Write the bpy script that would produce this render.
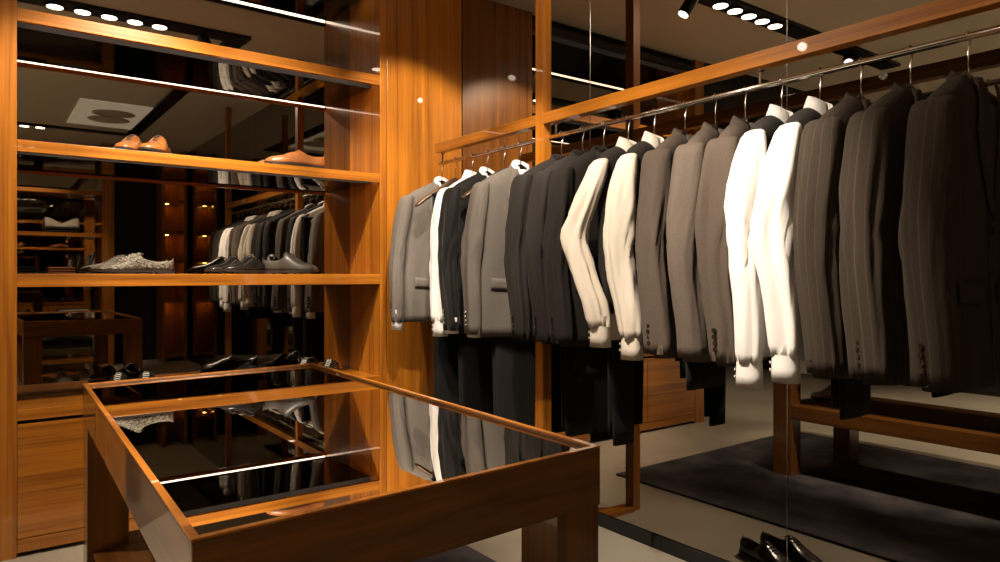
import bpy, bmesh, math, random
from math import sin, cos, pi, radians, atan2, hypot, asin
from mathutils import Vector, Matrix, noise

for o in list(bpy.data.objects):
    bpy.data.objects.remove(o)
SC = bpy.context.scene
COL = SC.collection
EYE = 1.10

# ------------------------------------------------------------------ camera, world, exposure
cam_d = bpy.data.cameras.new('camera')
cam = bpy.data.objects.new('camera', cam_d)
COL.objects.link(cam)
cam.location = (0, 0, EYE)
cam.rotation_euler = (pi/2, 0, -radians(36.71))
cam_d.sensor_width = 36.0
cam_d.lens = 36.0 * 700 / 1000
cam_d.shift_y = -0.006
cam_d.clip_start = 0.02
SC.camera = cam

w = bpy.data.worlds.new('world')
SC.world = w
w.use_nodes = True
w.node_tree.nodes['Background'].inputs[0].default_value = (1.0, 0.82, 0.62, 1)
w.node_tree.nodes['Background'].inputs[1].default_value = 0.006
vs = SC.view_settings
vs.view_transform = 'Standard'
vs.look = 'None'
vs.exposure = 0.0
vs.gamma = 1.0
vs.use_curve_mapping = False

WARM = (1.0, 0.85, 0.68)
SPOTS = [
    # x, y, z, target, watts, cone deg, blend, radius
    (1.42, 2.25, 2.62, (1.92, 3.30, 1.62), 125, 48, 0.45, 0.02),     # wood panel at the corner
    (0.92, 2.48, 2.62, (1.30, 3.40, 1.25), 60, 60, 0.5, 0.02),      # right half of the shelving
    (0.64, 2.48, 2.62, (0.40, 3.35, 1.05), 170, 74, 0.5, 0.02),
    (0.36, 2.48, 2.62, (1.30, 3.45, 0.95), 150, 60, 0.5, 0.02),      # left half of the shelving
    (1.10, 1.62, 2.62, (1.78, 2.55, 1.20), 180, 38, 0.6, 0.03),      # left suits
    (0.60, 1.55, 2.62, (1.80, 2.00, 1.20), 90, 46, 0.6, 0.03),       # dark suits
    (0.40, 1.35, 2.62, (1.75, 1.50, 1.10), 170, 48, 0.6, 0.03),      # grey suits
    (0.45, 1.25, 2.62, (1.72, 1.12, 1.05), 210, 30, 0.7, 0.03),      # the white shirts
    (0.75, 2.00, 2.62, (1.75, 0.75, 1.25), 60, 40, 0.7, 0.03),       # the pinstripes
    (-0.60, 2.48, 2.62, (-1.30, 3.70, 0.0), 200, 55, 0.6, 0.03),     # floor beyond the shelving
    (1.40, 1.60, 2.62, (0.90, 2.60, 0.0), 35, 50, 0.8, 0.03),        # rug beside the table
    (0.53, -1.45, 2.62, (0.40, -2.30, 1.2), 100, 74, 0.6, 0.03),     # opposite shelving
    (-1.9, -1.30, 2.62, (-2.0, -0.9, 0.0), 1000, 80, 0.8, 0.05),     # open floor behind
    (-1.9, 1.20, 2.62, (-2.0, 1.4, 0.0), 560, 80, 0.8, 0.05),       # open floor on the left
    (1.30, 1.30, 2.62, (1.90, 2.30, 1.9), 40, 50, 0.6, 0.02),        # post and beam
    (1.38, 0.90, 2.62, (0.50, 1.50, 0.80), 560, 40, 0.6, 0.02),      # table top
    (-0.55, 2.45, 2.62, (0.20, 1.40, 0.70), 170, 46, 0.7, 0.02),     # left side of the table
]
def add_spot(i, x, y, z, tgt, watts, cone, blend, rad, col=WARM):
    d = bpy.data.lights.new('spot_light', 'SPOT')
    d.energy = watts
    d.color = col
    d.spot_size = radians(cone)
    d.spot_blend = blend
    d.shadow_soft_size = rad
    o = bpy.data.objects.new('spot_light', d)
    o.location = (x, y, z)
    o.rotation_euler = (Vector(tgt) - Vector((x, y, z))).to_track_quat('-Z', 'Y').to_euler()
    COL.objects.link(o)
    return o
for i, s in enumerate(SPOTS):
    add_spot(i, *s)

# ------------------------------------------------------------------ materials
def mat(name, base=(.5, .5, .5), rough=.5, metal=0.0, coat=0.0, coat_rough=.08, spec=0.5, emit=None, estr=0.0, sheen=0.0):
    m = bpy.data.materials.new(name)
    m.use_nodes = True
    b = m.node_tree.nodes['Principled BSDF']
    b.inputs['Base Color'].default_value = (*base, 1)
    b.inputs['Roughness'].default_value = rough
    b.inputs['Metallic'].default_value = metal
    b.inputs['Coat Weight'].default_value = coat
    b.inputs['Coat Roughness'].default_value = coat_rough
    b.inputs['Specular IOR Level'].default_value = spec
    b.inputs['Sheen Weight'].default_value = sheen
    if emit:
        b.inputs['Emission Color'].default_value = (*emit, 1)
        b.inputs['Emission Strength'].default_value = estr
    return m
def nodes(m):
    return m.node_tree, m.node_tree.nodes, m.node_tree.links, m.node_tree.nodes['Principled BSDF']

def wood(name, axis, dark=(.20, .058, .006), light=(.62, .220, .018), coat=.9, rough=.32, figure=1.0):
    m = mat(name, light, rough, coat=coat, coat_rough=.018)
    t, n, l, b = nodes(m)
    tc = n.new('ShaderNodeTexCoord')
    mp = n.new('ShaderNodeMapping')
    sc = [26.0, 26.0, 26.0]
    sc['XYZ'.index(axis)] = 0.55
    mp.inputs['Scale'].default_value = sc
    l.new(tc.outputs['Object'], mp.inputs['Vector'])
    n1 = n.new('ShaderNodeTexNoise')
    n1.inputs['Scale'].default_value = 1.0
    n1.inputs['Detail'].default_value = 6
    n1.inputs['Roughness'].default_value = .62
    n1.inputs['Distortion'].default_value = .35
    l.new(mp.outputs[0], n1.inputs['Vector'])
    mp2 = n.new('ShaderNodeMapping')
    s2 = [150.0, 150.0, 150.0]
    s2['XYZ'.index(axis)] = 2.2
    mp2.inputs['Scale'].default_value = s2
    l.new(tc.outputs['Object'], mp2.inputs['Vector'])
    n2 = n.new('ShaderNodeTexNoise')
    n2.inputs['Scale'].default_value = 1.0
    n2.inputs['Detail'].default_value = 3
    l.new(mp2.outputs[0], n2.inputs['Vector'])
    mx = n.new('ShaderNodeMix')
    mx.data_type = 'FLOAT'
    mx.inputs[0].default_value = .30
    l.new(n1.outputs['Fac'], mx.inputs[2])
    l.new(n2.outputs['Fac'], mx.inputs[3])
    cr = n.new('ShaderNodeValToRGB')
    e = cr.color_ramp.elements
    e[0].position = .35
    e[0].color = (*dark, 1)
    e[1].position = .66
    e[1].color = (*light, 1)
    mid = cr.color_ramp.elements.new(.50)
    mid.color = (*[(.45*a + .55*c) for a, c in zip(dark, light)], 1)
    l.new(mx.outputs[0], cr.inputs[0])
    l.new(cr.outputs[0], b.inputs['Base Color'])
    bp = n.new('ShaderNodeBump')
    bp.inputs['Strength'].default_value = .04
    bp.inputs['Distance'].default_value = .002
    l.new(n2.outputs['Fac'], bp.inputs['Height'])
    l.new(bp.outputs[0], b.inputs['Normal'])
    return m

def cloth(name, base, rough=.85, stripe=None, sheen=.02, pitch=.022, var=.12):
    m = mat(name, base, rough, sheen=sheen, spec=.25)
    t, n, l, b = nodes(m)
    uv = n.new('ShaderNodeUVMap')
    nz = n.new('ShaderNodeTexNoise')
    nz.inputs['Scale'].default_value = 260
    nz.inputs['Detail'].default_value = 2
    tc = n.new('ShaderNodeTexCoord')
    l.new(tc.outputs['Object'], nz.inputs['Vector'])
    cr = n.new('ShaderNodeValToRGB')
    cr.color_ramp.elements[0].position = .3
    cr.color_ramp.elements[0].color = (*[c*(1-var) for c in base], 1)
    cr.color_ramp.elements[1].position = .7
    cr.color_ramp.elements[1].color = (*[min(1, c*(1+var)) for c in base], 1)
    l.new(nz.outputs['Fac'], cr.inputs[0])
    out = cr.outputs[0]
    if stripe:
        sp = n.new('ShaderNodeSeparateXYZ')
        l.new(uv.outputs[0], sp.inputs[0])
        m1 = n.new('ShaderNodeMath'); m1.operation = 'MULTIPLY'; m1.inputs[1].default_value = 1.0/pitch
        l.new(sp.outputs[0], m1.inputs[0])
        m2 = n.new('ShaderNodeMath'); m2.operation = 'FRACT'
        l.new(m1.outputs[0], m2.inputs[0])
        m3 = n.new('ShaderNodeMath'); m3.operation = 'LESS_THAN'; m3.inputs[1].default_value = .07
        l.new(m2.outputs[0], m3.inputs[0])
        mx = n.new('ShaderNodeMix'); mx.data_type = 'RGBA'
        l.new(m3.outputs[0], mx.inputs[0])
        l.new(out, mx.inputs[6])
        mx.inputs[7].default_value = (*stripe, 1)
        out = mx.outputs[2]
    l.new(out, b.inputs['Base Color'])
    n3 = n.new('ShaderNodeTexNoise')
    n3.inputs['Scale'].default_value = 14
    n3.inputs['Detail'].default_value = 3
    mp = n.new('ShaderNodeMapping')
    mp.inputs['Scale'].default_value = (1, 1, .25)
    l.new(tc.outputs['Object'], mp.inputs[0])
    l.new(mp.outputs[0], n3.inputs['Vector'])
    bp = n.new('ShaderNodeBump')
    bp.inputs['Strength'].default_value = .55
    bp.inputs['Distance'].default_value = .012
    l.new(n3.outputs['Fac'], bp.inputs['Height'])
    l.new(bp.outputs[0], b.inputs['Normal'])
    return m

def noisy(name, a, c, scale, rough=.6, detail=4, bump=.0, coat=0, metal=0):
    m = mat(name, a, rough, coat=coat, metal=metal)
    t, n, l, b = nodes(m)
    tc = n.new('ShaderNodeTexCoord')
    nz = n.new('ShaderNodeTexNoise')
    nz.inputs['Scale'].default_value = scale
    nz.inputs['Detail'].default_value = detail
    l.new(tc.outputs['Object'], nz.inputs['Vector'])
    cr = n.new('ShaderNodeValToRGB')
    cr.color_ramp.elements[0].position = .35
    cr.color_ramp.elements[0].color = (*a, 1)
    cr.color_ramp.elements[1].position = .65
    cr.color_ramp.elements[1].color = (*c, 1)
    l.new(nz.outputs['Fac'], cr.inputs[0])
    l.new(cr.outputs[0], b.inputs['Base Color'])
    if bump:
        bp = n.new('ShaderNodeBump')
        bp.inputs['Strength'].default_value = bump
        bp.inputs['Distance'].default_value = .01
        l.new(nz.outputs['Fac'], bp.inputs['Height'])
        l.new(bp.outputs[0], b.inputs['Normal'])
    return m

M = {}
M['wood_x'] = wood('wood_grain_across', 'X')
M['wood_y'] = wood('wood_grain_deep', 'Y')
M['wood_z'] = wood('wood_grain_upright', 'Z')
TD, TL = (.085, .028, .005), (.25, .095, .016)
for _a in 'xyz':
    M['table_'+_a] = wood('table_wood_'+_a, _a.upper(), TD, TL)
M['mirror'] = mat('smoked_mirror', (.36, .335, .295), 0.0, 1.0)
M['backmirror'] = mat('smoked_back_mirror', (.34, .315, .275), 0.0, 1.0)
M['tableglass'] = mat('black_table_glass', (.52, .50, .47), 0.0, 1.0)
M['underglass'] = mat('dark_gloss_glass', (.20, .185, .16), 0.02, 1.0)
M['edge'] = mat('mirror_edge', (.5, .5, .48), .25, 1.0)
M['chrome'] = mat('chrome', (.78, .74, .70), .12, 1.0)
M['wire'] = mat('hook_wire', (.75, .70, .64), .2, 1.0)
M['alu'] = mat('brushed_aluminium', (.42, .41, .39), .35, .6)
M['channel'] = mat('anodised_channel', (.005, .0042, .003), .7)
M['led'] = mat('led_strip', (1, 1, 1), .5, emit=(1.0, .82, .68), estr=14)
M['lamp'] = mat('lamp_face', (1, 1, 1), .5, emit=(1.0, .90, .78), estr=22)
M['nichelamp'] = mat('niche_lamp', (1, 1, 1), .5, emit=(1.0, .55, .12), estr=45)
M['black'] = mat('black_metal', (.012, .012, .012), .45)
M['darktop'] = mat('dark_lacquer', (.03, .022, .015), .4)
M['gap'] = mat('dark_gap', (.006, .005, .004), .8)
M['floor'] = noisy('stone_floor', (.37, .325, .25), (.46, .41, .32), 1.7, .35, 6)
M['ceiling'] = noisy('taupe_ceiling', (.76, .68, .55), (.80, .72, .59), .8, .9)
M['darkwall'] = noisy('dark_wall', (.010, .009, .0075), (.016, .014, .011), 3, .5)
M['rug'] = noisy('grey_rug', (.016, .015, .018), (.085, .076, .080), 4.5, .95, 8, .5)
M['button'] = mat('horn_button', (.02, .014, .01), .18, coat=.6)
M['hanger'] = mat('black_hanger', (.012, .010, .009), .22, coat=.6)
M['hangerwood'] = wood('hanger_wood', 'X', (.035, .018, .008), (.09, .046, .02), .5)
M['lining'] = mat('dark_lining', (.016, .012, .014), .5)

# ------------------------------------------------------------------ mesh helpers
class MB:
    def __init__(self):
        self.bm = bmesh.new()
        self.uv = self.bm.loops.layers.uv.new('UVMap')
    def box(self, x0, x1, y0, y1, z0, z1):
        v = [self.bm.verts.new(p) for p in ((x0,y0,z0),(x1,y0,z0),(x1,y1,z0),(x0,y1,z0),(x0,y0,z1),(x1,y0,z1),(x1,y1,z1),(x0,y1,z1))]
        for f in ((0,3,2,1),(4,5,6,7),(0,1,5,4),(1,2,6,5),(2,3,7,6),(3,0,4,7)):
            self.bm.faces.new([v[i] for i in f])
        return self
    def hexa(self, bottom, top):
        v = [self.bm.verts.new(p) for p in list(bottom) + list(top)]
        n = len(bottom)
        self.bm.faces.new(v[:n][::-1]); self.bm.faces.new(v[n:])
        for i in range(n):
            j = (i+1) % n
            self.bm.faces.new((v[i], v[j], v[n+j], v[n+i]))
        return self
    def loft(self, rings, cap0=False, cap1=False, closed=True):
        vr = [[self.bm.verts.new(p) for p in r] for r in rings]
        n = len(rings[0])
        # arc length of the widest ring for UVs
        us = []
        for r in rings:
            u = [0.0]
            for i in range(n):
                u.append(u[-1] + (Vector(r[(i+1) % n]) - Vector(r[i])).length)
            us.append(u)
        big = max(us, key=lambda u: u[-1])
        vv = [0.0]
        for k in range(1, len(rings)):
            vv.append(vv[-1] + (Vector(rings[k][0]) - Vector(rings[k-1][0])).length)
        for k in range(len(rings)-1):
            for i in range(n if closed else n-1):
                j = (i+1) % n
                f = self.bm.faces.new((vr[k][i], vr[k][j], vr[k+1][j], vr[k+1][i]))
                for lp, uvc in zip(f.loops, ((big[i], vv[k]), (big[i+1], vv[k]), (big[i+1], vv[k+1]), (big[i], vv[k+1]))):
                    lp[self.uv].uv = uvc
        if cap0: self.bm.faces.new(vr[0][::-1])
        if cap1: self.bm.faces.new(vr[-1])
        return self
    def tube(self, path, r, seg=8, caps=True):
        pts = [Vector(p) for p in path]
        rings = []
        prev = None
        for i, p in enumerate(pts):
            d = (pts[min(i+1, len(pts)-1)] - pts[max(i-1, 0)]).normalized()
            if prev is None:
                a = d.orthogonal().normalized()
            else:
                a = (prev - d * prev.dot(d)).normalized()
            prev = a
            b = d.cross(a)
            rr = r[i] if isinstance(r, (list, tuple)) else r
            rings.append([p + a*cos(2*pi*k/seg)*rr + b*sin(2*pi*k/seg)*rr for k in range(seg)])
        return self.loft(rings, caps, caps)
    def disc(self, c, axis, r, h, seg=20):
        c = Vector(c); axis = Vector(axis).normalized()
        return self.tube([c, c + axis*h], r, seg)
    def grid(self, rows):
        vr = [[self.bm.verts.new(p) for p in r] for r in rows]
        for k in range(len(rows)-1):
            for i in range(len(rows[0])-1):
                f = self.bm.faces.new((vr[k][i], vr[k][i+1], vr[k+1][i+1], vr[k+1][i]))
                for lp, v in zip(f.loops, (vr[k][i], vr[k][i+1], vr[k+1][i+1], vr[k+1][i])):
                    lp[self.uv].uv = (v.co.x, v.co.z)
        return self
    def build(self, name, m, parent=None, loc=None, smooth=False, bevel=0.0, subsurf=0, solid=0.0):
        bmesh.ops.recalc_face_normals(self.bm, faces=self.bm.faces)
        me = bpy.data.meshes.new(name)
        self.bm.to_mesh(me); self.bm.free()
        me.materials.append(m)
        o = bpy.data.objects.new(name, me)
        COL.objects.link(o)
        if parent: o.parent = parent
        if loc: o.location = loc
        if smooth:
            for p in me.polygons: p.use_smooth = True
        if solid:
            s = o.modifiers.new('solid', 'SOLIDIFY'); s.thickness = solid; s.offset = 0
        if bevel:
            b = o.modifiers.new('bevel', 'BEVEL'); b.width = bevel; b.segments = 2; b.limit_method = 'ANGLE'
        if subsurf:
            s = o.modifiers.new('sub', 'SUBSURF'); s.levels = subsurf; s.render_levels = subsurf
        return o

def tag(o, label, cat, group=None):
    o['label'] = label; o['category'] = cat
    if group: o['group'] = group
    return o
def empty(name, loc=(0, 0, 0), rz=0.0):
    o = bpy.data.objects.new(name, None)
    COL.objects.link(o)
    o.location = loc; o.rotation_euler = (0, 0, rz)
    o.empty_display_size = .05
    return o
def thing(name, label, cat, loc=(0, 0, 0), rz=0.0, group=None):
    return tag(empty(name, loc, rz), label, cat, group)
def struct(o):
    o['kind'] = 'structure'; return o

# ------------------------------------------------------------------ room shell
VM = 2.193            # mirror wall
UF, UB = 3.30, 3.667  # shelving front / its back mirror
CEIL = EYE + 1.60
struct(MB().box(-3.1, 2.30, -2.75, 6.2, -.10, 0).build('floor', M['floor']))
struct(MB().box(-3.1, 2.30, -2.75, 6.2, CEIL, CEIL+.1).build('ceiling', M['ceiling']))
struct(MB().box(VM+.012, 2.30, -2.75, 3.80, 0, CEIL).build('wall_right', M['darkwall']))
struct(MB().box(0.0, 2.30, UB+.03, 3.80, 0, CEIL).build('wall_back', M['darkwall']))
struct(MB().box(-3.1, 0.0, 6.1, 6.2, 0, CEIL).build('wall_far', M['darkwall']))
struct(MB().box(-3.1, 0.0, UF, UF+.25, 2.28, CEIL).build('trim_1', M['darkwall']))
struct(MB().box(-3.1, -3.0, -2.75, 6.2, 0, CEIL).build('wall_left', M['darkwall']))
struct(MB().box(-3.0, 2.2, -2.75, -2.66, 0, CEIL).build('wall_front', M['darkwall']))
struct(MB().box(-.1, 0.0, 3.80, 6.2, 0, CEIL).build('wall_passage', M['darkwall']))
# mirror panels on the right wall
yj = [-2.66, -.583, .367, 1.317, 2.268, UF-.004]
lab = ['smoked wall mirror panel furthest along, behind the camera end of the rail',
       'smoked wall mirror panel right of the black pinstriped suits',
       'smoked wall mirror panel behind the white shirts and pinstriped suits',
       'smoked wall mirror panel between the two thin vertical joints',
       'smoked wall mirror panel meeting the lit wood corner panel']
for k in range(5):
    t = MB().box(VM, VM+.010, yj[k]+.0012, yj[k+1]-.0012, .055, CEIL-.002).build('mirror_panel', M['mirror'])
    tag(t, lab[k], 'mirror', 'smoked mirror panels on the right wall')
for k in range(1, 5):
    struct(MB().box(VM-.0015, VM+.011, yj[k]-.0014, yj[k]+.0014, .055, CEIL-.002).build('trim_%d' % (k+1), M['edge']))
struct(MB().box(VM-.012, VM+.011, -2.66, UF-.004, 0, .052).build('baseboard_right', M['gap']))
# wood panelled corner
pan = MB().box(1.722, VM-.002, UF, UF+.04, 0, CEIL-.001).build('trim_6', M['wood_z'], bevel=.002)
struct(pan)

# ------------------------------------------------------------------ shelving
def shelving():
    xl, xr = .121, 1.680
    t = thing('shelving_unit', 'tall built-in wooden shoe shelving with smoked mirror back and drawers below', 'shelving', (xl, UF, 0))
    W = xr - xl; D = UB - UF
    MB().box(-.11, 0, 0, D+.02, 0, CEIL-.002).build('side_panel', M['wood_z'], t, bevel=.0015)
    MB().box(W, W+.0395, 0, D+.02, 0, CEIL-.002).build('side_panel', M['wood_z'], t, bevel=.0015)
    MB().box(0, W, D, D+.012, .55, CEIL-.002).build('back_mirror', M['backmirror'], t)
    for nm, (z0, z1, lit) in {'upper': (.990, 1.040, 1), 'middle': (.482, .528, 1), 'lower': (-.047, .005, 0), 'top': (1.500, 1.550, 2)}.items():
        z0 += EYE; z1 += EYE
        b = MB().box(.001, W-.001, 0, .022, z0, z1)
        b.box(.001, W-.001, .022, D-.002, z1-.012, z1)
        s = b.build('shelf', M['wood_x'] if nm != 'top' else M['darktop'], t, bevel=.0012)
        GY = .105 if lit else .03
        MB().box(.002, W-.002, GY+.004, D-.003, z0+.008, z1-.0125).build('glass_underside', M['underglass'], s)
        MB().box(.002, W-.002, GY, GY+.0035, z0+.004, z1-.0125).build('light_channel', M['channel'] if nm != 'top' else M['gap'], s)
        if lit:
            MB().box(.004, W-.004, .0221, .0226, z0+.0185, z0+.0332).build('light_strip', M['led'], s)
    MB().box(.001, W-.001, .03, D, CEIL-.05, CEIL-.003).build('header', M['gap'], t)
    # counter with glass top, drawers, rail, plinth
    c = MB().box(.001, W-.001, 0, .03, .532, .575).box(.001, W-.001, .03, D-.002, .532, .562).build('counter', M['wood_x'], t, bevel=.0015)
    MB().box(.004, W-.004, .032, D-.003, .5625, .574).build('counter_inlay', M['wood_x'], c)
    MB().box(.001, W-.001, .02, D-.004, .06, .531).build('carcass', M['gap'], t)
    nd = 3
    for k in range(nd):
        a, b_ = W*k/nd, W*(k+1)/nd
        d = MB().box(a+.0015, b_-.0015, 0, .019, .073, .518).build('drawer_front', M['wood_x'], t, bevel=.0012)
    MB().box(.001, W-.001, .001, .02, .018, .070).build('bottom_rail', M['wood_x'], t, bevel=.0012)
    MB().box(.001, W-.001, .05, D-.01, 0, .058).build('plinth', M['gap'], t)
    return t
shelving()

# ------------------------------------------------------------------ display table (slightly turned to the wall)
def table():
    P = {'fl': (.222, 2.142), 'nl': (.185, .808), 'nr': (.838, .842), 'fr': (.876, 2.195)}
    ox, oy = .53, 1.50
    nl, nr, fl, fr = [Vector((P[k][0]-ox, P[k][1]-oy, 0)) for k in ('nl', 'nr', 'fl', 'fr')]
    t = thing('display_table', 'low wooden display table with inset black glass top and lower shelf', 'table', (ox, oy, 0))
    zt = EYE - .29
    def q(s, r):   # s across (0 left..1 right), r along (0 near..1 far)
        return nl*(1-s)*(1-r) + nr*s*(1-r) + fl*(1-s)*r + fr*s*r
    Wd, L = (nr-nl).length, (fl-nl).length
    def prism(s0, s1, r0, r1, z0, z1, b=None):
        b = b or MB()
        f = [q(s0, r0), q(s1, r0), q(s1, r1), q(s0, r1)]
        return b.hexa([p+Vector((0, 0, z0)) for p in f], [p+Vector((0, 0, z1)) for p in f])
    ts, tr = .010/Wd, .010/L
    za = zt-.095
    prism(0, 1, 0, tr, za, zt).build('apron', M['table_x'], t, bevel=.0015)
    prism(0, 1, 1-tr, 1, za, zt).build('apron', M['table_x'], t, bevel=.0015)
    prism(0, ts, tr, 1-tr, za, zt).build('apron', M['table_y'], t, bevel=.0015)
    prism(1-ts, 1, tr, 1-tr, za, zt).build('apron', M['table_y'], t, bevel=.0015)
    rim = prism(0, 1, 0, tr, zt+.0002, zt+.003)  # lighter wood than the aprons, paints in light falling on the top edge
    prism(0, 1, 1-tr, 1, zt+.0002, zt+.003, rim)
    prism(0, ts, tr, 1-tr, zt+.0002, zt+.003, rim)
    prism(1-ts, 1, tr, 1-tr, zt+.0002, zt+.003, rim)
    rim.build('rim', M['wood_y'], t)['label'] = 'bright orange rim around the glass'
    prism(ts*1.02, 1-ts*1.02, tr*1.02, 1-tr*1.02, zt-.012, zt-.004).build('glass_top', M['tableglass'], t)
    ls, lr = .098/Wd, .098/L
    for s in (0, 1):
        for r in (0, 1):
            s0, s1 = (.002, ls) if s == 0 else (1-ls, .998)
            r0, r1 = (.002, lr) if r == 0 else (1-lr, .998)
            prism(s0, s1, r0, r1, 0.0121, za).build('leg', M['table_z'], t, bevel=.0015)
    b = prism(ls*.15, 1-ls*.15, lr, 1-lr, .318, .395)
    prism(ls, 1-ls, lr*.15, lr, .318, .395, b)
    prism(ls, 1-ls, 1-lr, 1-lr*.15, .318, .395, b)
    b.build('lower_shelf', M['table_y'], t, bevel=.0015)
table()

# rug
r = MB().box(-1.0, .78, -1.6, 1.35, 0, .012).build('rug', M['rug'], loc=(.80, 1.35, 0), bevel=.004)
tag(r, 'dark charcoal grey rug on the stone floor under the table', 'rug')

# ------------------------------------------------------------------ clothes rack
XR, ZR = 1.932, EYE + .580
def rack():
    xa = 1.895
    t = thing('clothes_rack', 'wooden clothes rack with chrome hanging rail along the mirror wall', 'clothes rack', (xa, 2.24, 0))
    MB().box(0, .045, .42-2.24, 3.105-2.24, EYE+.632, EYE+.678).build('beam', M['wood_y'], t, bevel=.0015)
    for y in (0, -1.85):
        p = MB().box(-.0005, .046, y, y+.05, .0, CEIL-.002).build('post', M['wood_z'], t, bevel=.0015)
        MB().box(.046, VM-.013-xa, y-.01, y+.06, 0, .022).build('foot', M['wood_x'], p, bevel=.002)
    MB().tube([(XR-xa, .40-2.24, ZR), (XR-xa, 3.115-2.24, ZR)], .0095, 16).build('rail', M['chrome'], t, smooth=True)
    for y in (3.09, 2.20, 1.25, .5):
        b = MB().tube([(XR-xa, y-2.24, ZR+.009), (XR-xa, y-2.24, EYE+.6325)], .0045, 8)
        b.disc((XR-xa, y-2.24, EYE+.628), (0, 0, 1), .013, .0045, 14)
        b.build('rail_bracket', M['chrome'], t)
rack()

# ------------------------------------------------------------------ hangers
def hanger(y, rz, label, m, bar=False, end_drop=.098, half=.205):
    t = thing('clothes_hanger', label, 'hanger', (XR, y, ZR), rz, 'hangers on the chrome rail')
    # question-mark hook
    R = .0125
    pts = []
    for k in range(15):
        a = radians(200 - k*17.5)
        pts.append((R*cos(a), 0, R*sin(a)))
    pts = pts[:16] + [(.006, 0, -.022), (.001, 0, -.034), (0, 0, -.05), (0, 0, -.118)]
    MB().tube(pts, .0021, 8).build('hook', M['wire'], t, smooth=True)
    rings = []
    N = 26
    for i in range(N+1):
        u = -1 + 2*i/N
        a = abs(u)
        z = -.110 - end_drop*a**1.25
        ry = .009 + .011*a**1.4
        rz_ = .024 - .011*min(1, a*2.2)
        if a > .97: ry *= .55; rz_ *= .55
        yy = .018*a**2
        rings.append([(u*half, yy + ry*cos(2*pi*k/10), z + rz_*sin(2*pi*k/10)) for k in range(10)])
    MB().loft(rings, True, True).build('hanger_body', m, t, smooth=True)
    if bar:
        MB().tube([(-.19, .018, -.186), (-.17, .018, -.212), (.17, .018, -.212), (.19, .018, -.186)], .004, 8).build('trouser_bar', m, t, smooth=True)
    return t

# ------------------------------------------------------------------ garments
def sgn(v): return -1.0 if v < 0 else 1.0
class Body:
    """flattened tube of cloth: stations (z, half width, half depth)"""
    def __init__(self, st, seed, n=2.5, fold=.010, yo=0.0):
        self.st, self.seed, self.n, self.fold, self.yo = st, seed, n, fold, yo
    def ab(self, z):
        st = self.st
        if z >= st[0][0]: return st[0][1:]
        for k in range(len(st)-1):
            z0, z1 = st[k][0], st[k+1][0]
            if z0 >= z >= z1:
                f = (z0-z)/(z0-z1) if z0 != z1 else 0
                return tuple(st[k][j] + (st[k+1][j]-st[k][j])*f for j in (1, 2))
        return st[-1][1:]
    def fold_at(self, x, z, side):
        g = max(0.0, min(1.0, (-.17 - z)/.35))
        return self.fold*g*noise.noise(Vector((x*11 + self.seed*3.1, z*1.6 + side*7.7, self.seed)))*1.6
    def y_at(self, x, z, side=-1):
        a, b = self.ab(z)
        q = min(.999, abs(x)/a)
        return side*(b*(1-q**self.n)**(1/self.n) + self.fold_at(x, z, side)) + self.yo
    def rings(self, N=48, sub=3):
        zs = []
        for k in range(len(self.st)-1):
            z0, z1 = self.st[k][0], self.st[k+1][0]
            m = max(1, int((z0-z1)/.035))
            for i in range(m): zs.append(z0 + (z1-z0)*i/m)
        zs.append(self.st[-1][0])
        out = []
        for z in zs:
            a, b = self.ab(z)
            r = []
            for i in range(N):
                an = 2*pi*i/N
                c, s = cos(an), sin(an)
                x = a*sgn(c)*abs(c)**(2/self.n)
                y = b*sgn(s)*abs(s)**(2/self.n)
                y += sgn(s)*min(1, abs(s)*2)*self.fold_at(x, z, sgn(s))
                g = max(0.0, min(1.0, (z+.20)/.09))
                r.append((x, y + self.yo, z - .075*g*max(0.0, -s)*max(0.0, 1-abs(x)/.12)))
            out.append(r)
        # hem turned in
        zl = zs[-1]
        last = out[-1]
        out.append([(p[0]*.985, self.yo + (p[1]-self.yo)*.86, zl+.001) for p in last])
        out.append([(p[0]*.98, self.yo + (p[1]-self.yo)*.82, zl+.05) for p in last])
        return out

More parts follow.
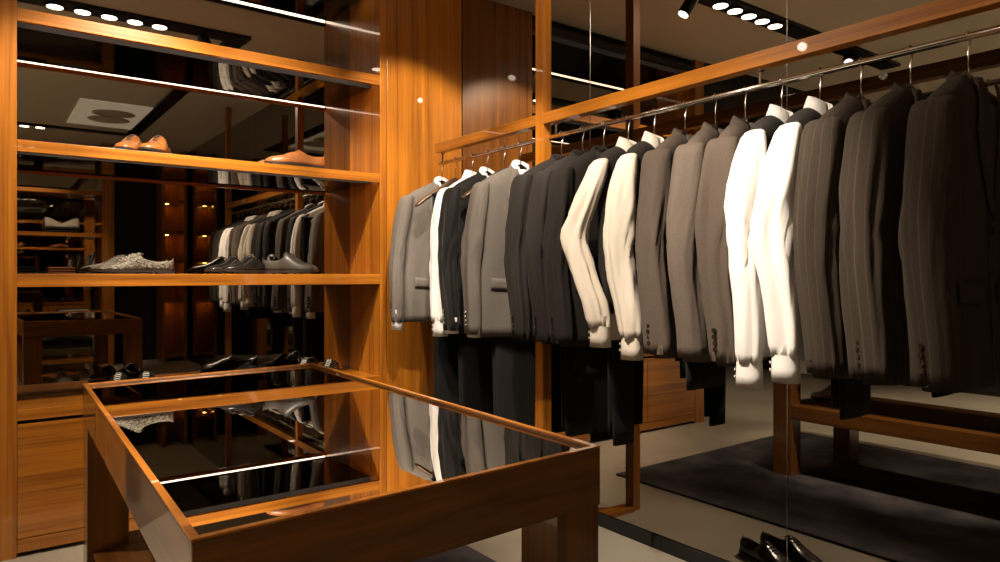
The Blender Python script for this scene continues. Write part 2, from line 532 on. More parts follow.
def sleeve_rings(side, pts, seed, scale=1.0, N=32, fold=.009, yo=0.0):
    """pts: (|x|, y, z, rx, ry)"""
    P = []
    for k in range(len(pts)-1):
        a, b = pts[k], pts[k+1]
        m = max(1, int(abs(a[2]-b[2])/.03))
        for i in range(m):
            f = i/m
            P.append([a[j]+(b[j]-a[j])*f for j in range(5)])
    P.append(list(pts[-1]))
    # smooth the path
    for _ in range(2):
        Q = [p[:] for p in P]
        for k in range(1, len(P)-1):
            for j in (0, 1, 3, 4): Q[k][j] = (P[k-1][j] + 2*P[k][j] + P[k+1][j])/4
        P = Q
    rings = []
    for (x, y, z, rx, ry) in P:
        r = []
        g = max(0, min(1, (-.19-z)/.16))
        el = math.exp(-((z+.47)/.10)**2)
        for i in range(N):
            an = 2*pi*i/N
            c, s_ = cos(an), sin(an)
            nv = noise.noise(Vector((c*1.9+seed*5, s_*1.9+side, z*1.7+seed)))
            nw = noise.noise(Vector((c*1.1+seed*2, s_*1.1+side*3, z*13 + 5*s_ + seed)))
            d = g*(nv*fold*1.7 + nw*fold*(.35 + 1.3*el))
            r.append((side*(x*scale + rx*sgn(c)*abs(c)**.8 + d*c), y + yo + ry*sgn(s_)*abs(s_)**.8 + d*s_, z))
        rings.append(r)
    xl, yl, zl, rxl, ryl = P[-1]
    rings.append([(side*(xl*scale + rxl*.86*sgn(cos(2*pi*i/N))*abs(cos(2*pi*i/N))**.8), yl+yo+ryl*.9*sgn(sin(2*pi*i/N))*abs(sin(2*pi*i/N))**.8, zl+.001) for i in range(N)])
    rings.append([(side*(xl*scale + rxl*.84*sgn(cos(2*pi*i/N))*abs(cos(2*pi*i/N))**.8), yl+yo+ryl*.88*sgn(sin(2*pi*i/N))*abs(sin(2*pi*i/N))**.8, zl+.04) for i in range(N)])
    return rings, P

JACKET_ST = [(-.103, .050, .032), (-.115, .082, .038), (-.134, .122, .042), (-.154, .160, .045), (-.173, .190, .047),
             (-.192, .205, .048), (-.215, .211, .049), (-.30, .207, .049), (-.46, .193, .045), (-.58, .195, .045), (-.72, .203, .048), (-.845, .208, .049)]
def band(rx0, ry0, z0, rx1, ry1, z1, open_deg, rows=4, seg=30, bow=0.0, yo=0.0, tip=0.0, drop=0.0):
    """collar strip round the neck, open at the front (-y), its front ends DROPped"""
    out = []
    for k in range(rows+1):
        f = k/rows
        r = []
        for i in range(seg+1):
            an = radians(-90 + open_deg + (360-2*open_deg)*i/seg)
            e = abs(2*i/seg-1)
            rx = rx0+(rx1-rx0)*f + bow*sin(pi*f); ry = ry0+(ry1-ry0)*f + bow*sin(pi*f)
            r.append((rx*cos(an), ry*sin(an)+yo, z0+(z1-z0)*f - tip*e**4*f - drop*e**1.6))
        out.append(r)
    return out

def shell(t, body, m, name):
    return MB().loft(body.rings()).build(name, m, t, smooth=True)

def lapel_pts(body, s, off, rows=16, inner0=.040, zb=-.455, z0=-.118, w=1.0):
    out = []
    for k in range(rows+1):
        f = k/rows
        z = z0 + (zb-z0)*f
        xi = inner0*(1-f)**1.1
        wid = (.028 + .055*min(1, f/.42) if f < .42 else .083*max(0, 1-(f-.42)/.58)**.8)*w
        if .40 < f < .46: wid *= .86
        row = []
        for j in range(5):
            x = xi + wid*j/4
            row.append((s*x, body.y_at(s*x, z, -1) - off - .004*sin(pi*j/4), z))
        out.append(row)
    return out
def bib_pts(body, off, rows=14, inner0=.046, zb=-.45, z0=-.118):
    out = []
    for k in range(rows+1):
        f = k/rows
        z = z0+(zb-z0)*f
        xi = inner0*(1-f)**1.1 + .004
        out.append([(xi*j/3, body.y_at(xi*j/3, z, -1)-off, z) for j in range(-3, 4)])
    return out

NEAR, FAR = -1, 1
def jacket(y, rz, label, m, seed, white_shirt=None, hem=0.0, flare=0.0, cuff_out=.014, lapel=True, flap=True, buttons='button', elbow=(.0, .012), slim=1.0, far_scale=.84, spread=1.0):
    t = thing('suit_jacket', label, 'jacket', (XR, y, ZR), rz, 'suit jackets on the rail')
    st = [(z if i < 9 else z - hem*(z+.46)/(-.385), a*slim + flare*.75*max(0, min(1, (-.25-z)/.55)), b) for i, (z, a, b) in enumerate(JACKET_ST)]
    B = Body(st, seed)
    shell(t, B, m, 'jacket_body')
    sl = [(.186, 0, -.178, .010, .030), (.193, 0, -.182, .021, .041), (.200, .000, -.193, .029, .047), (.206, .001, -.217, .034, .050),
          (.211, .003, -.29, .037, .052), (.218+elbow[0]*.6, .006+elbow[1]*.6, -.40, .036, .050), (.222+elbow[0], .004+elbow[1], -.52, .034, .048),
          (.220+elbow[0]*.7, elbow[1]*.5, -.62, .032, .046), (.217+elbow[0]*.3, -.006, -.72, .030, .045), (.214, -.012, -.83-hem*.6, .028, .044)]
    if flare:
        sl = [(q[0] + flare*max(0, min(1, (-.22-q[2])/.6)),) + q[1:] for q in sl]
        far_scale *= .9
    for side, scl in ((NEAR, spread), (FAR, far_scale)):
        rings, P = sleeve_rings(side, sl, seed + side, scl)
        s = MB().loft(rings, True).build('sleeve', m, t, smooth=True)
        if buttons:
            for k in range(4):
                z = P[-1][2] + .036 + .018*k
                p = min(P, key=lambda q: abs(q[2]-z))
                an = radians(22)
                c = Vector((side*(p[0]*scl + p[3]*1.02*cos(an)), p[1] + p[4]*1.02*sin(an), z))
                MB().disc(c, (side*cos(an), sin(an), 0), .0076, .004, 12).build('cuff_button', M[buttons], s, smooth=False)
    # collar turned over, high at the nape and falling to the lapels
    MB().grid(band(.050, .034, -.120, .044, .032, -.076, 45, 3, drop=.050)).build('collar', m, t, smooth=True, solid=.003)
    MB().grid(band(.045, .033, -.075, .078, .048, -.128, 45, 4, bow=.002, drop=.048)).build('collar_fall', m, t, smooth=True, solid=.003)
    if lapel:
        for s in (-1, 1):
            MB().grid(lapel_pts(B, s, .0055)).build('lapel', m, t, smooth=True, solid=.003)
        if not white_shirt:
            MB().grid(bib_pts(B, .002, z0=-.175)).build('lining', M['lining'], t, smooth=True, solid=.0015)
        for z in (-.475, -.575):
            MB().disc((.008, B.y_at(.008, z)-.001, z), (0, -1, 0), .0095, .004, 14).build('front_button', M['button'], t)
        # front edge seam
        rows = []
        for k in range(12):
            z = -.455 - (.38+hem)*k/11
            rows.append([(x, B.y_at(x, z)-.0025, z) for x in (-.006, -.002, .002)])
        MB().grid(rows).build('front_edge', m, t, smooth=True, solid=.003)
    if flap:
        for s in (-1, 1):
            rows = []
            for k in range(4):
                z = -.60 - .050*k/3
                rows.append([(s*(.055+.115*j/10), B.y_at(s*(.055+.115*j/10), z)-.0045-.002*sin(pi*k/3), z + .008*(j/10)) for j in range(11)])
            MB().grid(rows).build('pocket_flap', m, t, smooth=True, solid=.004)
    if white_shirt:
        sh = thing('dress_shirt', white_shirt, 'shirt', (XR, y, ZR), rz, 'shirts under the suit jackets')
        MB().grid(bib_pts(B, .0028)).build('shirt_front', M['shirt'], sh, smooth=True, solid=.0015)
        MB().grid(band(.042, .029, -.122, .040, .028, -.070, 30, 3, drop=.035)).build('collar_stand', M['shirt'], sh, smooth=True, solid=.002)
        MB().grid(band(.037, .028, -.064, .049, .036, -.100, 34, 4, bow=.002, tip=.03, drop=.05)).build('collar', M['shirt'], sh, smooth=True, solid=.002)
        for side, scl in ((NEAR, spread), (FAR, far_scale)):
            p = sl[-1]
            cuff = [(p[0], p[1], p[2]+.06, p[3]*.80, p[4]*.84), (p[0], p[1], p[2]-cuff_out, p[3]*.80, p[4]*.84)]
            rr, _ = sleeve_rings(side, cuff, seed, scl, fold=0)
            MB().loft(rr).build('cuff', M['shirt'], sh, smooth=True)
    return t

SHIRT_ST = [(-.110, .050, .029), (-.122, .080, .034), (-.141, .118, .038), (-.161, .154, .040), (-.180, .178, .041), (-.198, .186, .042),
            (-.24, .184, .041), (-.33, .178, .040), (-.48, .172, .039), (-.64, .174, .039), (-.78, .182, .039), (-.86, .172, .035)]
VEST_ST = [(-.114, .082, .041), (-.131, .126, .045), (-.150, .164, .047), (-.169, .186, .048), (-.190, .190, .049), (-.25, .186, .049),
           (-.33, .190, .050), (-.48, .183, .047), (-.62, .185, .046), (-.715, .190, .047)]
def shirt(y, rz, label, m, seed, elbow=(.0, .06), cuffz=-.80, swing=0.0, far_scale=.86, hem=0.0, sleeve_off=0.0, stand=True):
    t = thing('dress_shirt', label, 'shirt', (XR, y, ZR), rz, 'white shirts on the rail')
    st = [(z if i < 10 else z-hem, a, b) for i, (z, a, b) in enumerate(SHIRT_ST)]
    B = Body(st, seed, fold=.008)
    shell(t, B, m, 'shirt_body')
    rows = []
    for k in range(22):
        z = -.13 - .70*k/21
        rows.append([(x, B.y_at(x, z)-.003, z) for x in (-.016, -.006, .006, .016)])
    pl = MB().grid(rows).build('placket', m, t, smooth=True, solid=.002)
    for k in range(6):
        z = -.19 - .105*k
        MB().disc((0, B.y_at(0, z)-.004, z), (0, -1, 0), .005, .003, 10).build('button', M['pearl'], pl)
    for side, scl in ((NEAR, 1.0), (FAR, far_scale)):
        e = elbow if side == NEAR else (0, .02)
        so = sleeve_off if side == NEAR else 0
        ze = -.45
        sl = [(.180, 0, -.172, .008, .016), (.187, .0, -.179, .020, .030), (.198, 0, -.198, .028, .036), (.208+e[0]*.15, .002+e[1]*.1, -.235, .033, .040),
              (.220+e[0]*.6, e[1]*.55, -.33, .036, .045), (.226+e[0], e[1]*1.1, ze, .036, .046), (.226+e[0]*.75, e[1]*.62, -.56, .035, .045),
              (.226+e[0]*.4, e[1]*.18+swing*.5, -.67, .033, .041), (.226, swing, cuffz+.035, .033, .040), (.226, swing, cuffz+.006, .029, .032)]
        rings, P = sleeve_rings(side, sl, seed+side*.5, scl, fold=.013)
        s = MB().loft(rings, True).build('sleeve', m, t, smooth=True)
        c = [(.226, swing, cuffz+.010, .0300, .0335), (.226, swing, cuffz-.062, .031, .036)]
        rr, _ = sleeve_rings(side, c, seed, scl, fold=0)
        cf = MB().loft(rr).build('cuff', m, t, smooth=True)
        an = radians(60)
        for dz in (-.012, -.032):
            MB().disc((side*(.226*scl+.0335*cos(an)), swing+.039*sin(an), cuffz+dz), (side*cos(an), sin(an), 0), .0045, .0025, 10).build('cuff_button', M['pearl'], cf)
    MB().grid(band(.044, .031, -.122, .042, .030, -.070, 28, 3, drop=.03)).build('collar_stand', m, t, smooth=True, solid=.002)
    MB().grid(band(.040, .030, -.064, .073, .045, -.130, 26, 5, bow=.002, tip=.03, drop=.035)).build('collar', m, t, smooth=True, solid=.002)
    return t

def waistcoat(y, rz, label, m, seed):
    t = thing('waistcoat', label, 'waistcoat', (XR, y, ZR), rz, 'waistcoats worn over the white shirts')
    B = Body(VEST_ST, seed, fold=.004)
    shell(t, B, m, 'waistcoat_body')
    rows = []
    for k in range(11):
        z = -.36 - .36*k/10
        rows.append([(x, B.y_at(x, z)-.003, z) for x in (-.012, 0, .012)])
    f = MB().grid(rows).build('front_edge', m, t, smooth=True, solid=.003)
    for k in range(5):
        z = -.38-.066*k
        MB().disc((0, B.y_at(0, z)-.005, z), (0, -1, 0), .007, .0035, 12).build('button', M['button'], f)
    for s in (-1, 1):
        rows = []
        for k in range(3):
            z = -.57-.016*k/2
            rows.append([(s*(.05+.10*j/8), B.y_at(s*(.05+.10*j/8), z)-.003, z+.012*j/8) for j in range(9)])
        MB().grid(rows).build('pocket_welt', m, t, smooth=True, solid=.003)
        # points of the front hem
        rows = []
        for k in range(5):
            f_ = k/4
            z = -.715 - .06*f_
            rows.append([(s*(.01 + .09*(1-f_)*j/6 + .012*f_), B.y_at(s*.05, -.715)-.001, z) for j in range(7)])
        MB().grid(rows).build('hem_point', m, t, smooth=True, solid=.003)
    return t

def trousers(y, rz, label, m, length=.62, width=.20, xo=0.0, taper=.75, legs=True, seed=1.0):
    """hung over the hanger bar, both legs folded together"""
    t = thing('suit_trousers', label, 'trousers', (XR, y, ZR), rz, 'trousers hung under the jackets')
    top = -.204
    for j, (yy, ln) in enumerate(((.006, length), (.030, length-.035))):
        rings = []
        K = 16
        for k in range(K+1):
            f = k/K
            z = top - ln*f
            wdt = width*(1 - (1-taper)*f)
            r = []
            for i in range(20):
                an = 2*pi*i/20
                c, s = cos(an), sin(an)
                x = xo + wdt*.5*sgn(c)*abs(c)**.6*1.0
                y_ = yy + .0105*sgn(s)*abs(s)**.8 + .004*noise.noise(Vector((x*9, z*2.5, seed+j)))
                r.append((x, y_, z))
            rings.append(r)
        MB().loft(rings, False, True).build('trouser_leg', m, t, smooth=True)
    # saddle over the bar
    rings = []
    for k in range(7):
        a = pi*k/6
        rings.append([(xo-width*.5, .018+.022*cos(a)*q, top+.012*sin(a)*q+.0) for q in (1, .5)] + [(xo+width*.5, .018+.022*cos(a)*q, top+.012*sin(a)*q) for q in (.5, 1)])
    MB().loft(rings, True, True).build('fold', m, t, smooth=True)
    return t

M['shirt'] = cloth('white_cotton', (.80, .78, .76), .8, sheen=.05, var=.01)
M['cream'] = cloth('cream_cotton', (.72, .65, .56), .8, sheen=.05, var=.01)
M['pearl'] = mat('pearl_button', (.75, .72, .68), .2, coat=.5)
M['grey'] = cloth('light_grey_wool', (.14, .122, .106))
M['grey2'] = cloth('mid_grey_wool', (.118, .093, .076))
M['taupe'] = cloth('taupe_wool', (.088, .067, .053))
M['charcoal'] = cloth('charcoal_wool', (.017, .014, .012))
M['blackv'] = cloth('black_velvet', (.008, .007, .0065), .7, sheen=.08)
M['blackwool'] = cloth('black_wool', (.008, .0075, .0075), .9, sheen=.05)
M['darkgrey'] = cloth('dark_grey_wool', (.017, .016, .0155), .9)
M['vest'] = cloth('charcoal_vest_wool', (.022, .018, .016))
M['pin'] = cloth('brown_pinstripe_wool', (.036, .026, .018), .85, (.068, .049, .034), pitch=.024)
M['pin2'] = cloth('dark_brown_pinstripe_wool', (.034, .024, .017), .85, (.064, .046, .032), pitch=.020)

HB, HW = M['hanger'], M['hangerwood']
def rot(y, ys): return -asin(max(-.9, min(.9, (ys-y)/.22)))
G = dict(g1=(3.095, 3.112), e1=(2.968, 2.977), w=(2.816, 2.76), blk=(2.691, 2.679), e2=(2.560, 2.567), g2=(2.439, 2.460), d1=(2.165, 2.172), d2=(2.040, 2.034),
         d3=(1.922, 1.935), wc1=(1.795, 1.765), wc2=(1.671, 1.622), j1=(1.535, 1.490), j2=(1.413, 1.378), j3=(1.302, 1.276), wc3=(1.178, 1.160), wc4=(1.058, 1.046),
         p1=(.942, .966), p2=(.816, .846), p3=(.684, .724))
TURN = dict(p1=.025, p2=.022, p3=.042, j1=.006, j2=.022, j3=.035, wc3=.020, wc4=.012, wc1=.02, wc2=.008)
def yr(k): return G[k][0], rot(G[k][0], G[k][1] - TURN.get(k, 0))

y, rz = yr('g1'); hanger(y, rz, 'black hanger inside the grey jacket nearest the wood corner panel', HB)
jacket(y, rz, 'light grey suit jacket with white shirt cuff, nearest the wood corner panel', M['grey'], 1.3, 'white shirt inside the grey jacket nearest the wood panel', hem=-.03, flare=.045, cuff_out=.040)
y, rz = yr('e1'); hanger(y, rz, 'bare brown wooden hanger between the first grey jacket and the white shirt', HW, end_drop=.13, half=.215)
y, rz = yr('w'); hanger(y, rz, 'black hanger inside the white shirt beside the black velvet jacket', HB)
shirt(y, rz, 'plain white shirt between bare wooden hanger and black velvet jacket', M['shirt'], 2.1, elbow=(.0, .0), cuffz=-.80, hem=-.02)
y, rz = yr('blk'); hanger(y, rz, 'black hanger inside the black velvet jacket', HB)
jacket(y, rz, 'black velvet jacket between the plain white shirt and second light grey jacket', M['blackv'], 3.7, 'white shirt with only its collar showing in the black velvet jacket')
y, rz = yr('e2'); hanger(y, rz, 'bare brown wooden hanger in front of the black velvet jacket', HW, end_drop=.13, half=.215)
y, rz = yr('g2'); hanger(y, rz, 'black hanger inside the light grey jacket with the pocket flap', HB)
jacket(y, rz, 'light grey suit jacket with flap pocket, just left of the rack post', M['grey'], 4.9, 'white shirt with collar showing in the jacket left of the rack post', flare=.03)
for k, lb, sd in (('d1', 'leftmost of the three charcoal jackets, just behind the rack post', 5.3), ('d2', 'middle one of the three charcoal jackets right of the rack post', 6.1),
                  ('d3', 'charcoal suit jacket directly left of the cream shirt sleeve', 7.9)):
    y, rz = yr(k)
    hanger(y, rz, {'d1': 'black hanger inside the leftmost charcoal jacket', 'd2': 'black hanger inside the middle charcoal jacket', 'd3': 'black hanger inside the charcoal jacket beside the cream shirts'}[k], HB)
    jacket(y, rz, lb, M['charcoal'], sd)
y, rz = yr('wc1'); hanger(y, rz, 'black hanger inside the left cream shirt', HB)
shirt(y, rz, 'cream shirt with bent sleeve under a dark waistcoat, beside the charcoal jackets', M['cream'], 8.4, elbow=(.012, .078), cuffz=-.765, hem=-.05, swing=-.02)
waistcoat(y, rz, 'charcoal waistcoat over the cream shirt nearest the charcoal jackets', M['vest'], 8.6)
y, rz = yr('wc2'); hanger(y, rz, 'black hanger inside the right cream shirt', HB)
shirt(y, rz, 'cream shirt with straight sleeve under a dark waistcoat, beside the taupe jackets', M['cream'], 9.2, elbow=(.002, .018), cuffz=-.795, hem=-.05, swing=-.03)
waistcoat(y, rz, 'charcoal waistcoat over the cream shirt nearest the taupe jackets', M['vest'], 9.6)
for k, lb, sd, mm, hg in (('j1', 'leftmost of the three taupe jackets, beside the cream shirt', 10.2, 'taupe', 'black hanger inside the leftmost taupe jacket'),
                      ('j2', 'middle one of the three taupe grey jackets with shiny cuff buttons', 11.5, 'grey2', 'black hanger inside the middle taupe jacket'),
                      ('j3', 'rightmost of the three taupe jackets, beside the brilliant white sleeve', 12.7, 'taupe', 'black hanger inside the rightmost taupe jacket')):
    y, rz = yr(k); hanger(y, rz, hg, HB)
    jacket(y, rz, lb, M[mm], sd)
y, rz = yr('wc3'); hanger(y, rz, 'black hanger inside the left one of the brilliant white shirts', HB)
shirt(y, rz, 'brilliant white shirt with hanging sleeve, left of the pair near the pinstriped jackets', M['shirt'], 13.3, elbow=(.004, .014), cuffz=-.83, hem=-.05, swing=.0)
waistcoat(y, rz, 'dark waistcoat over the left one of the brilliant white shirts', M['vest'], 13.6)
y, rz = yr('wc4'); hanger(y, rz, 'black hanger inside the white shirt beside the pinstriped jackets', HB)
shirt(y, rz, 'brilliant white shirt with elbow bent out, touching the pinstriped jackets', M['shirt'], 14.3, elbow=(.008, .030), cuffz=-.80, hem=-.05, swing=-.004)
waistcoat(y, rz, 'dark waistcoat over the white shirt beside the pinstriped jackets', M['vest'], 14.7)
for k, lb, sd, mm, hg in (('p1', 'brown pinstriped jacket directly right of the white shirts', 15.5, 'pin', 'black hanger inside the leftmost pinstriped jacket'),
                      ('p2', 'middle one of the three brown pinstriped jackets', 16.8, 'pin', 'black hanger inside the middle pinstriped jacket'),
                      ('p3', 'brown pinstriped jacket nearest the camera, filling the right edge', 17.4, 'pin2', 'black hanger inside the pinstriped jacket at the right edge')):
    y, rz = yr(k); hanger(y, rz, hg, HB, bar=True)
    jacket(y, rz, lb, M[mm], sd, elbow=(.002, .006))

for y, ln, wd, xo, tp, lb, mm in (
    (2.816, 1.18, .31, -.055, .9, 'long black trousers hanging below the plain white shirt', 'blackwool'),
    (2.691, 1.18, .32, .00, .85, 'long black trousers hanging below the black velvet jacket', 'blackwool'),
    (2.439, 1.18, .26, -.02, .8, 'long dark grey trousers hanging below the jacket left of the rack post', 'darkgrey'),
    (2.165, 1.05, .20, .105, .8, 'long black trousers hanging below the leftmost charcoal jacket', 'blackwool'),
    (1.922, .78, .20, -.03, .9, 'folded black trousers hanging below the charcoal jacket beside the cream sleeve', 'blackwool'),
    (1.795, 1.00, .13, -.02, .8, 'narrow black trousers hanging below the left cream shirt', 'blackwool'),
    (1.413, .74, .22, -.04, .9, 'black trousers hanging below the middle taupe jacket', 'blackwool'),
    (1.302, .63, .20, -.02, .9, 'short folded black trousers below the rightmost taupe jacket', 'blackwool'),
    (.942, .76, .22, -.02, .70, 'tapered black trousers hanging below the leftmost pinstriped jacket', 'blackwool'),
    (.816, .64, .26, .0, .95, 'folded black trousers hanging below the middle pinstriped jacket', 'blackwool'),
    (.684, .60, .26, .02, .95, 'folded black trousers below the pinstriped jacket at the right edge', 'blackwool')):
    trousers(y, 0, lb, M[mm], ln, wd, xo, tp, seed=y*3)

# ------------------------------------------------------------------ shoes
def leather(name, a, c, rough=.25, scale=18):
    return noisy(name, a, c, scale, rough, 3, coat=.5)
M['tan'] = leather('tan_leather', (.20, .070, .016), (.34, .125, .03))
M['tan2'] = leather('light_tan_leather', (.27, .095, .026), (.36, .14, .045))
M['woven'] = noisy('mottled_woven_leather', (.022, .018, .012), (.21, .18, .125), 110, .5, 2, .6)
M['brownleather'] = leather('grey_brown_leather', (.014, .011, .008), (.045, .036, .027), .6)
M['blackleather'] = leather('black_leather', (.006, .006, .006), (.012, .011, .010), .2)
M['greyleather'] = leather('grey_leather', (.32, .29, .25), (.45, .42, .37), .4)
M['sole'] = mat('dark_sole', (.02, .014, .01), .5)
M['insole'] = mat('insole', (.10, .06, .03), .6)
M['paleinsole'] = mat('pale_insole', (.55, .48, .40), .5)
M['lace'] = mat('dark_lace', (.02, .015, .012), .7)
M['palelace'] = mat('pale_lace', (.50, .46, .40), .6)

# length stations: t, half width, height, opening (0..1)
SHOE = [(0.0, .006, .020, 0), (.02, .022, .030, 0), (.08, .036, .038, 0), (.18, .045, .044, 0), (.28, .048, .050, 0), (.38, .046, .062, 0), (.46, .043, .077, 0), (.52, .041, .086, 0),
        (.56, .040, .089, .0), (.60, .038, .084, .75), (.68, .035, .074, 1), (.78, .034, .068, 1), (.88, .034, .070, 1), (.95, .030, .075, 1), (.985, .020, .076, .4), (1.0, .006, .070, 0)]
def shoe(name, label, cat, loc, rz, m, group, side=1, L=.29, H=1.0, laces=True, lace_m='lace', insole='insole', sole='sole', loafer=False):
    t = thing(name, label, cat, loc, rz, group)
    def cx(u): return side*.010*sin(pi*min(1, u*1.15))*1.0
    rings, NP = [], 22
    for (u, wd, h, op) in SHOE:
        h *= H
        if loafer and .4 < u < .6: h *= .86
        r = []
        for i in range(NP):
            f = i/(NP-1)                     # over the top, left to right
            an = pi*(1-f)
            c, s = cos(an), sin(an)
            x = wd*sgn(c)*abs(c)**.75
            z = .016 + (h-.016)*s**.72
            if op:
                k = max(0.0, 1-(abs(x)/(wd*.82))**3)
                z = z*(1-op*k) + .026*op*k
                x *= 1
            r.append((u*L, x + cx(u), z))
        rings.append(r)
    b = MB()
    b.loft(rings, True, True)
    b.build('upper', m, t, smooth=True)
    # sole following the outline, with a heel
    out = []
    for (u, wd, h, op) in SHOE:
        out.append((u*L - (.004 if u < .01 else 0) + (.004 if u > .99 else 0), wd + .0045, cx(u)))
    lo = [(x, w_+c, 0) for x, w_, c in out] + [(x, -w_+c, 0) for x, w_, c in reversed(out)]
    def lift(x): return .007*max(0, 1-x/(.22*L))**1.5 + (.0 if x < .62*L else 0)
    bt = [Vector((p[0], p[1], .006 + lift(p[0]))) for p in lo]
    tp = [Vector((p[0], p[1], .0175 + lift(p[0])*.6)) for p in lo]
    MB().hexa(bt, tp).build('sole', M[sole], t)
    hx = [(x, w_+c) for x, w_, c in out if x >= .72*L] + [(x, -w_+c) for x, w_, c in reversed(out) if x >= .72*L]
    MB().hexa([Vector((p[0], p[1], 0)) for p in hx], [Vector((p[0], p[1], .0065)) for p in hx]).build('heel', M[sole], t)
    # fore tread touching the ground
    fx = [(x, (w_-.006)+c) for x, w_, c in out if .12*L <= x <= .5*L] + [(x, -(w_-.006)+c) for x, w_, c in reversed(out) if .12*L <= x <= .5*L]
    MB().hexa([Vector((p[0], p[1], 0)) for p in fx], [Vector((p[0], p[1], .0065)) for p in fx]).build('tread', M[sole], t)
    # inner lining
    ins = [(x, max(.002, w_-.012)+c) for x, w_, c in out if .6*L <= x <= .97*L] + [(x, -max(.002, w_-.012)+c) for x, w_, c in reversed(out) if .6*L <= x <= .97*L]
    MB().hexa([Vector((p[0], p[1], .0265)) for p in ins], [Vector((p[0], p[1], .029)) for p in ins]).build('insole', M[insole], t)
    def top(u):
        for k in range(len(SHOE)-1):
            if SHOE[k][0] <= u <= SHOE[k+1][0]:
                f = (u-SHOE[k][0])/(SHOE[k+1][0]-SHOE[k][0])
                return (SHOE[k][2]+(SHOE[k+1][2]-SHOE[k][2])*f)*H
        return .05
    if laces:
        b = MB()
        for k in range(5):
            u = .37+.042*k
            z = top(u)
            b.tube([(u*L, -.017+cx(u), z-.006), (u*L, cx(u)-.006, z+.0015), (u*L, cx(u)+.006, z+.0015), (u*L, .017+cx(u), z-.006)], .0024, 6)
        b.build('laces', M[lace_m], t, smooth=True)
        rows = []
        for k in range(6):
            u = .50 + .10*k/5
            rows.append([(u*L, cx(u)+.014*j, min(top(u), .095)+.002 - .004*abs(j)) for j in (-1, 0, 1)])
        MB().grid(rows).build('tongue', m, t, smooth=True, solid=.003)
    else:
        u = .44
        z = top(u)*(.86 if loafer else 1)
        MB().tube([(u*L, -.034+cx(u), z-.026), (u*L, -.02+cx(u), z-.004), (u*L, cx(u), z+.001), (u*L, .02+cx(u), z-.004), (u*L, .034+cx(u), z-.026)], .0045, 8).build('strap', m, t, smooth=True)
    return t

def pair(name, what, where, cat, c, rz, m, gap=.105, L=.29, **kw):
    """two shoes, toe direction = local -x turned by rz"""
    d = Vector((cos(rz), sin(rz), 0)); n = Vector((-sin(rz), cos(rz), 0))
    c = Vector(c)
    for s, nm in ((1, kw.pop('first')), (-1, kw.pop('second'))):
        p = c + n*(s*gap/2) - d*(L/2)
        shoe(name, '%s %s, %s' % (nm, what, where), cat, p, rz, m, what + ' pair', side=s, L=L, **kw)
ZS2, ZS3, ZC = EYE+.5285, EYE+.0055, .5755
# tan brogues seen toe on, the loafers and the rest side on
pair('brogue_shoe', 'tan lace-up brogue', 'on the middle shelf above the mottled shoes', 'shoe', (.60, 3.475, ZS2), radians(62), M['tan'], first='left', second='right', gap=.092, L=.285, H=1.15)
pair('loafer_shoe', 'light tan loafer', 'on the middle shelf beside the right side panel', 'shoe', (1.262, 3.455, ZS2), 0, M['tan2'], first='back', second='front', laces=False, loafer=True, gap=.125, L=.30, H=1.22)
pair('derby_shoe', 'mottled beige woven shoe', 'on the lowest shelf above the table corner', 'shoe', (.547, 3.455, ZS3), 0, M['woven'], first='back', second='front', gap=.125, L=.31, lace_m='palelace')
pair('derby_shoe', 'grey brown lace-up shoe', 'on the lowest shelf near the right side panel', 'shoe', (1.263, 3.455, ZS3), radians(150), M['brownleather'], first='front', second='back', gap=.12, L=.25, H=1.2)
pair('oxford_shoe', 'dark black shoe', 'on the lowest shelf left of the grey brown pair', 'shoe', (1.02, 3.49, ZS3), radians(20), M['blackleather'], first='back', second='front', gap=.11, L=.28)
pair('oxford_shoe', 'black lace-up shoe with pale laces', 'on the counter behind the table corner', 'shoe', (.55, 3.475, ZC), radians(74), M['blackleather'], first='left', second='right', gap=.092, L=.28, lace_m='palelace')
pair('loafer_shoe', 'black patent loafer', 'on the counter under the grey brown shoes', 'shoe', (1.08, 3.46, ZC), radians(15), M['blackleather'], first='back', second='front', gap=.11, L=.28, laces=False, loafer=True, insole='paleinsole', H=1.2)
pair('oxford_shoe', 'black shoe with pale laces and insole', 'on the counter beside the right side panel', 'shoe', (1.40, 3.46, ZC), radians(50), M['blackleather'], first='left', second='right', gap=.11, L=.27, lace_m='palelace', insole='paleinsole')
pair('oxford_shoe', 'black glossy shoe', 'standing on the floor against the mirror wall', 'shoe', (1.93, 1.50, 0), radians(100), M['blackleather'], first='left', second='right', gap=.11, L=.28)
pair('oxford_shoe', 'grey laced shoe', 'on the lower shelf of the table', 'shoe', (.50, 2.05, .3955), radians(262), M['greyleather'], first='right', second='left', gap=.11, L=.20, lace_m='lace')

# ------------------------------------------------------------------ ceiling tracks and lamps
def track(name_label, x0, x1, y0, y1, lamps, loc):
    t = thing('ceiling_track', name_label, 'ceiling light', (loc[0], loc[1], CEIL))
    MB().box(x0-loc[0], x1-loc[0], y0-loc[1], y1-loc[1], -.022, -.0005).build('channel', M['black'], t)
    for (x, y) in lamps:
        l_ = MB().tube([(x-loc[0], y-loc[1], -.022), (x-loc[0], y-loc[1], -.034)], .050, 22).build('lamp_ring', M['black'], t)
        MB().disc((x-loc[0], y-loc[1], -.036), (0, 0, 1), .042, .002, 22).build('lamp_face', M['lamp'], l_)
    return t
track('black ceiling track with round lamps in front of the shelving', -1.2, 1.47, 2.43, 2.57, [(.36, 2.5), (.50, 2.5), (.64, 2.5), (.78, 2.5), (.92, 2.5)], (.3, 2.5))
track('long black ceiling track running along the suit rail', 1.34, 1.46, -1.52, 2.429, [], (1.4, .5))
track('black ceiling track with two lamps above the room opposite the shelving', -1.2, 1.47, -1.60, -1.521, [(.39, -1.56), (.53, -1.56)], (.3, -1.56))
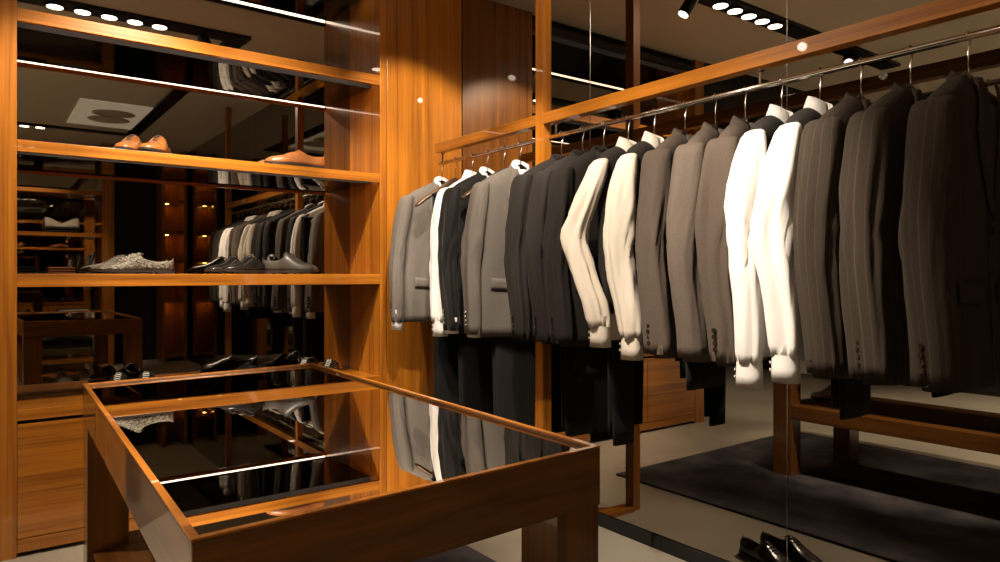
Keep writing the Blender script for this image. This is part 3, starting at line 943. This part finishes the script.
def spotlight(label, p, tgt):
    t = thing('track_spotlight', label, 'spotlight', p, 0, 'cylinder spotlights on the tracks')
    d = (Vector(tgt)-Vector(p)).normalized()
    MB().tube([(0, 0, 0), (0, 0, -.05)], .010, 10).build('stem', M['black'], t)
    c = Vector((0, 0, -.06))
    b = MB().tube([c - d*.05, c + d*.075], .034, 20).build('lamp_body', M['black'], t, smooth=False)
    MB().disc(c + d*.0752, d, .029, .002, 20).build('lamp_face', M['lamp'], b)
spotlight('black cylinder spotlight hanging near the meeting of two ceiling tracks', (1.20, 2.50, CEIL-.022), (1.9, 2.9, 1.3))
spotlight('black cylinder spotlight at the far left end of the ceiling track', (-.55, 2.50, CEIL-.022), (1.7, 1.2, 1.2))
cp = thing('ceiling_panel', 'dimly lit square ceiling panel with two dark round openings, seen mirrored', 'ceiling panel', (1.07, -.62, CEIL))  # added glowing slab, stands in for light reflected onto the ceiling
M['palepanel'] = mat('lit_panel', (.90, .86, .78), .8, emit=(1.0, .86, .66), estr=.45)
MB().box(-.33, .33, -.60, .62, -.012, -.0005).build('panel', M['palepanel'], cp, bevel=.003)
for yy in (-.16, .16):  # discs put in as the shadow inside the light patch
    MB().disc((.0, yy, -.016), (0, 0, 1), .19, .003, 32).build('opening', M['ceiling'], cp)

# ------------------------------------------------------------------ opposite shelving, seen in the back mirror
def far_shelving():
    t = thing('shelving_unit', 'wooden shelving on the opposite wall, seen in the shelf mirror', 'shelving', (-.17, -2.30, 0))
    W = 1.50
    MB().box(W-.13, W, -.34, 0, 0, CEIL-.002).build('side_panel', M['wood_z'], t)
    MB().box(-.12, 0, -.34, 0, 0, CEIL-.002).build('side_panel', M['wood_z'], t)
    MB().box(0, W-.13, -.352, -.342, 0, CEIL-.002).build('back_panel', M['backmirror'], t)
    for z in (.06, .55, 1.06, 1.555, 2.06):
        MB().box(.001, W-.131, -.34, 0, z, z+.045).build('shelf', M['wood_x'], t)
    return t
far_shelving()
M['linen'] = cloth('linen_fold', (.42, .36, .28))
M['salmon'] = cloth('rust_fold', (.40, .16, .08))
def stack(label, x, y, z, n, w_, d_, m, top=None):
    t = thing('folded_knitwear', label, 'folded clothes', (x, y, z))
    for k in range(n):
        rings = []
        for q in range(9):
            f = q/8
            zz = .004 + k*.03
            rings.append([(-w_/2+w_*f, -d_/2 + d_*.5*(1-cos(a)) if False else (d_/2)*sgn(cos(a))*abs(cos(a))**.5, zz + .013 + .0135*sgn(sin(a))*abs(sin(a))**.7 + .002*noise.noise(Vector((f*3, a, k)))) for a in [2*pi*i/16 for i in range(16)]])
        MB().loft(rings, True, True).build('fold', m, t, smooth=True)
    if top:
        rings = []
        for q in range(11):
            f = q/10
            h = .05+.07*abs(cos(pi*f*1.0))**1.2
            rings.append([(-w_/2+w_*f, .10*cos(a), n*.03 + .004 + h*max(0, sin(a))) for a in [pi*i/12 for i in range(13)]])
        MB().loft(rings, True, True, closed=True).build('bag', top, t, smooth=True)
    return t
stack('pale folded cloth bag on the upper shelf opposite, seen in the mirror', .80, -2.47, 1.60, 2, .34, .26, M['darkgrey'], M['linen'])
stack('rust coloured folded knitwear on the shelf opposite, seen in the mirror', .80, -2.47, 1.105, 3, .26, .24, M['salmon'])
stack('dark folded cloth beside the rust knitwear on the opposite shelf', .42, -2.47, 1.105, 3, .24, .24, M['darkgrey'])
stack('pale folded cloth on the low shelf opposite, under the rust knitwear', .92, -2.47, .595, 3, .30, .24, M['linen'])
pair('oxford_shoe', 'black shoe', 'on the low shelf of the opposite unit', 'shoe', (.50, -2.44, .5955), radians(180), M['blackleather'], first='front', second='back', gap=.12, L=.28, lace_m='palelace')
def niche():
    t = thing('display_cabinet', 'narrow wooden niche cabinet with amber lit shelves in the mirrored corner', 'cabinet', (1.86, -2.30, 0))
    MB().box(0, .04, -.34, 0, 0, CEIL-.003).build('side_panel', M['wood_z'], t)
    MB().box(.26, .30, -.34, 0, 0, CEIL-.003).build('side_panel', M['wood_z'], t)
    MB().box(.04, .26, -.345, -.325, 0, CEIL-.003).build('back_panel', M['wood_z'], t)
    for z in (.05, .75, 1.26, 1.62, 2.02, 2.35):
        s = MB().box(.041, .259, -.324, -.005, z, z+.04).build('shelf', M['wood_x'], t)
        if z > .3:
            MB().disc((.10, -.22, z-.004), (0, 0, 1), .022, .0035, 14).build('lamp', M['nichelamp'], s)
niche()
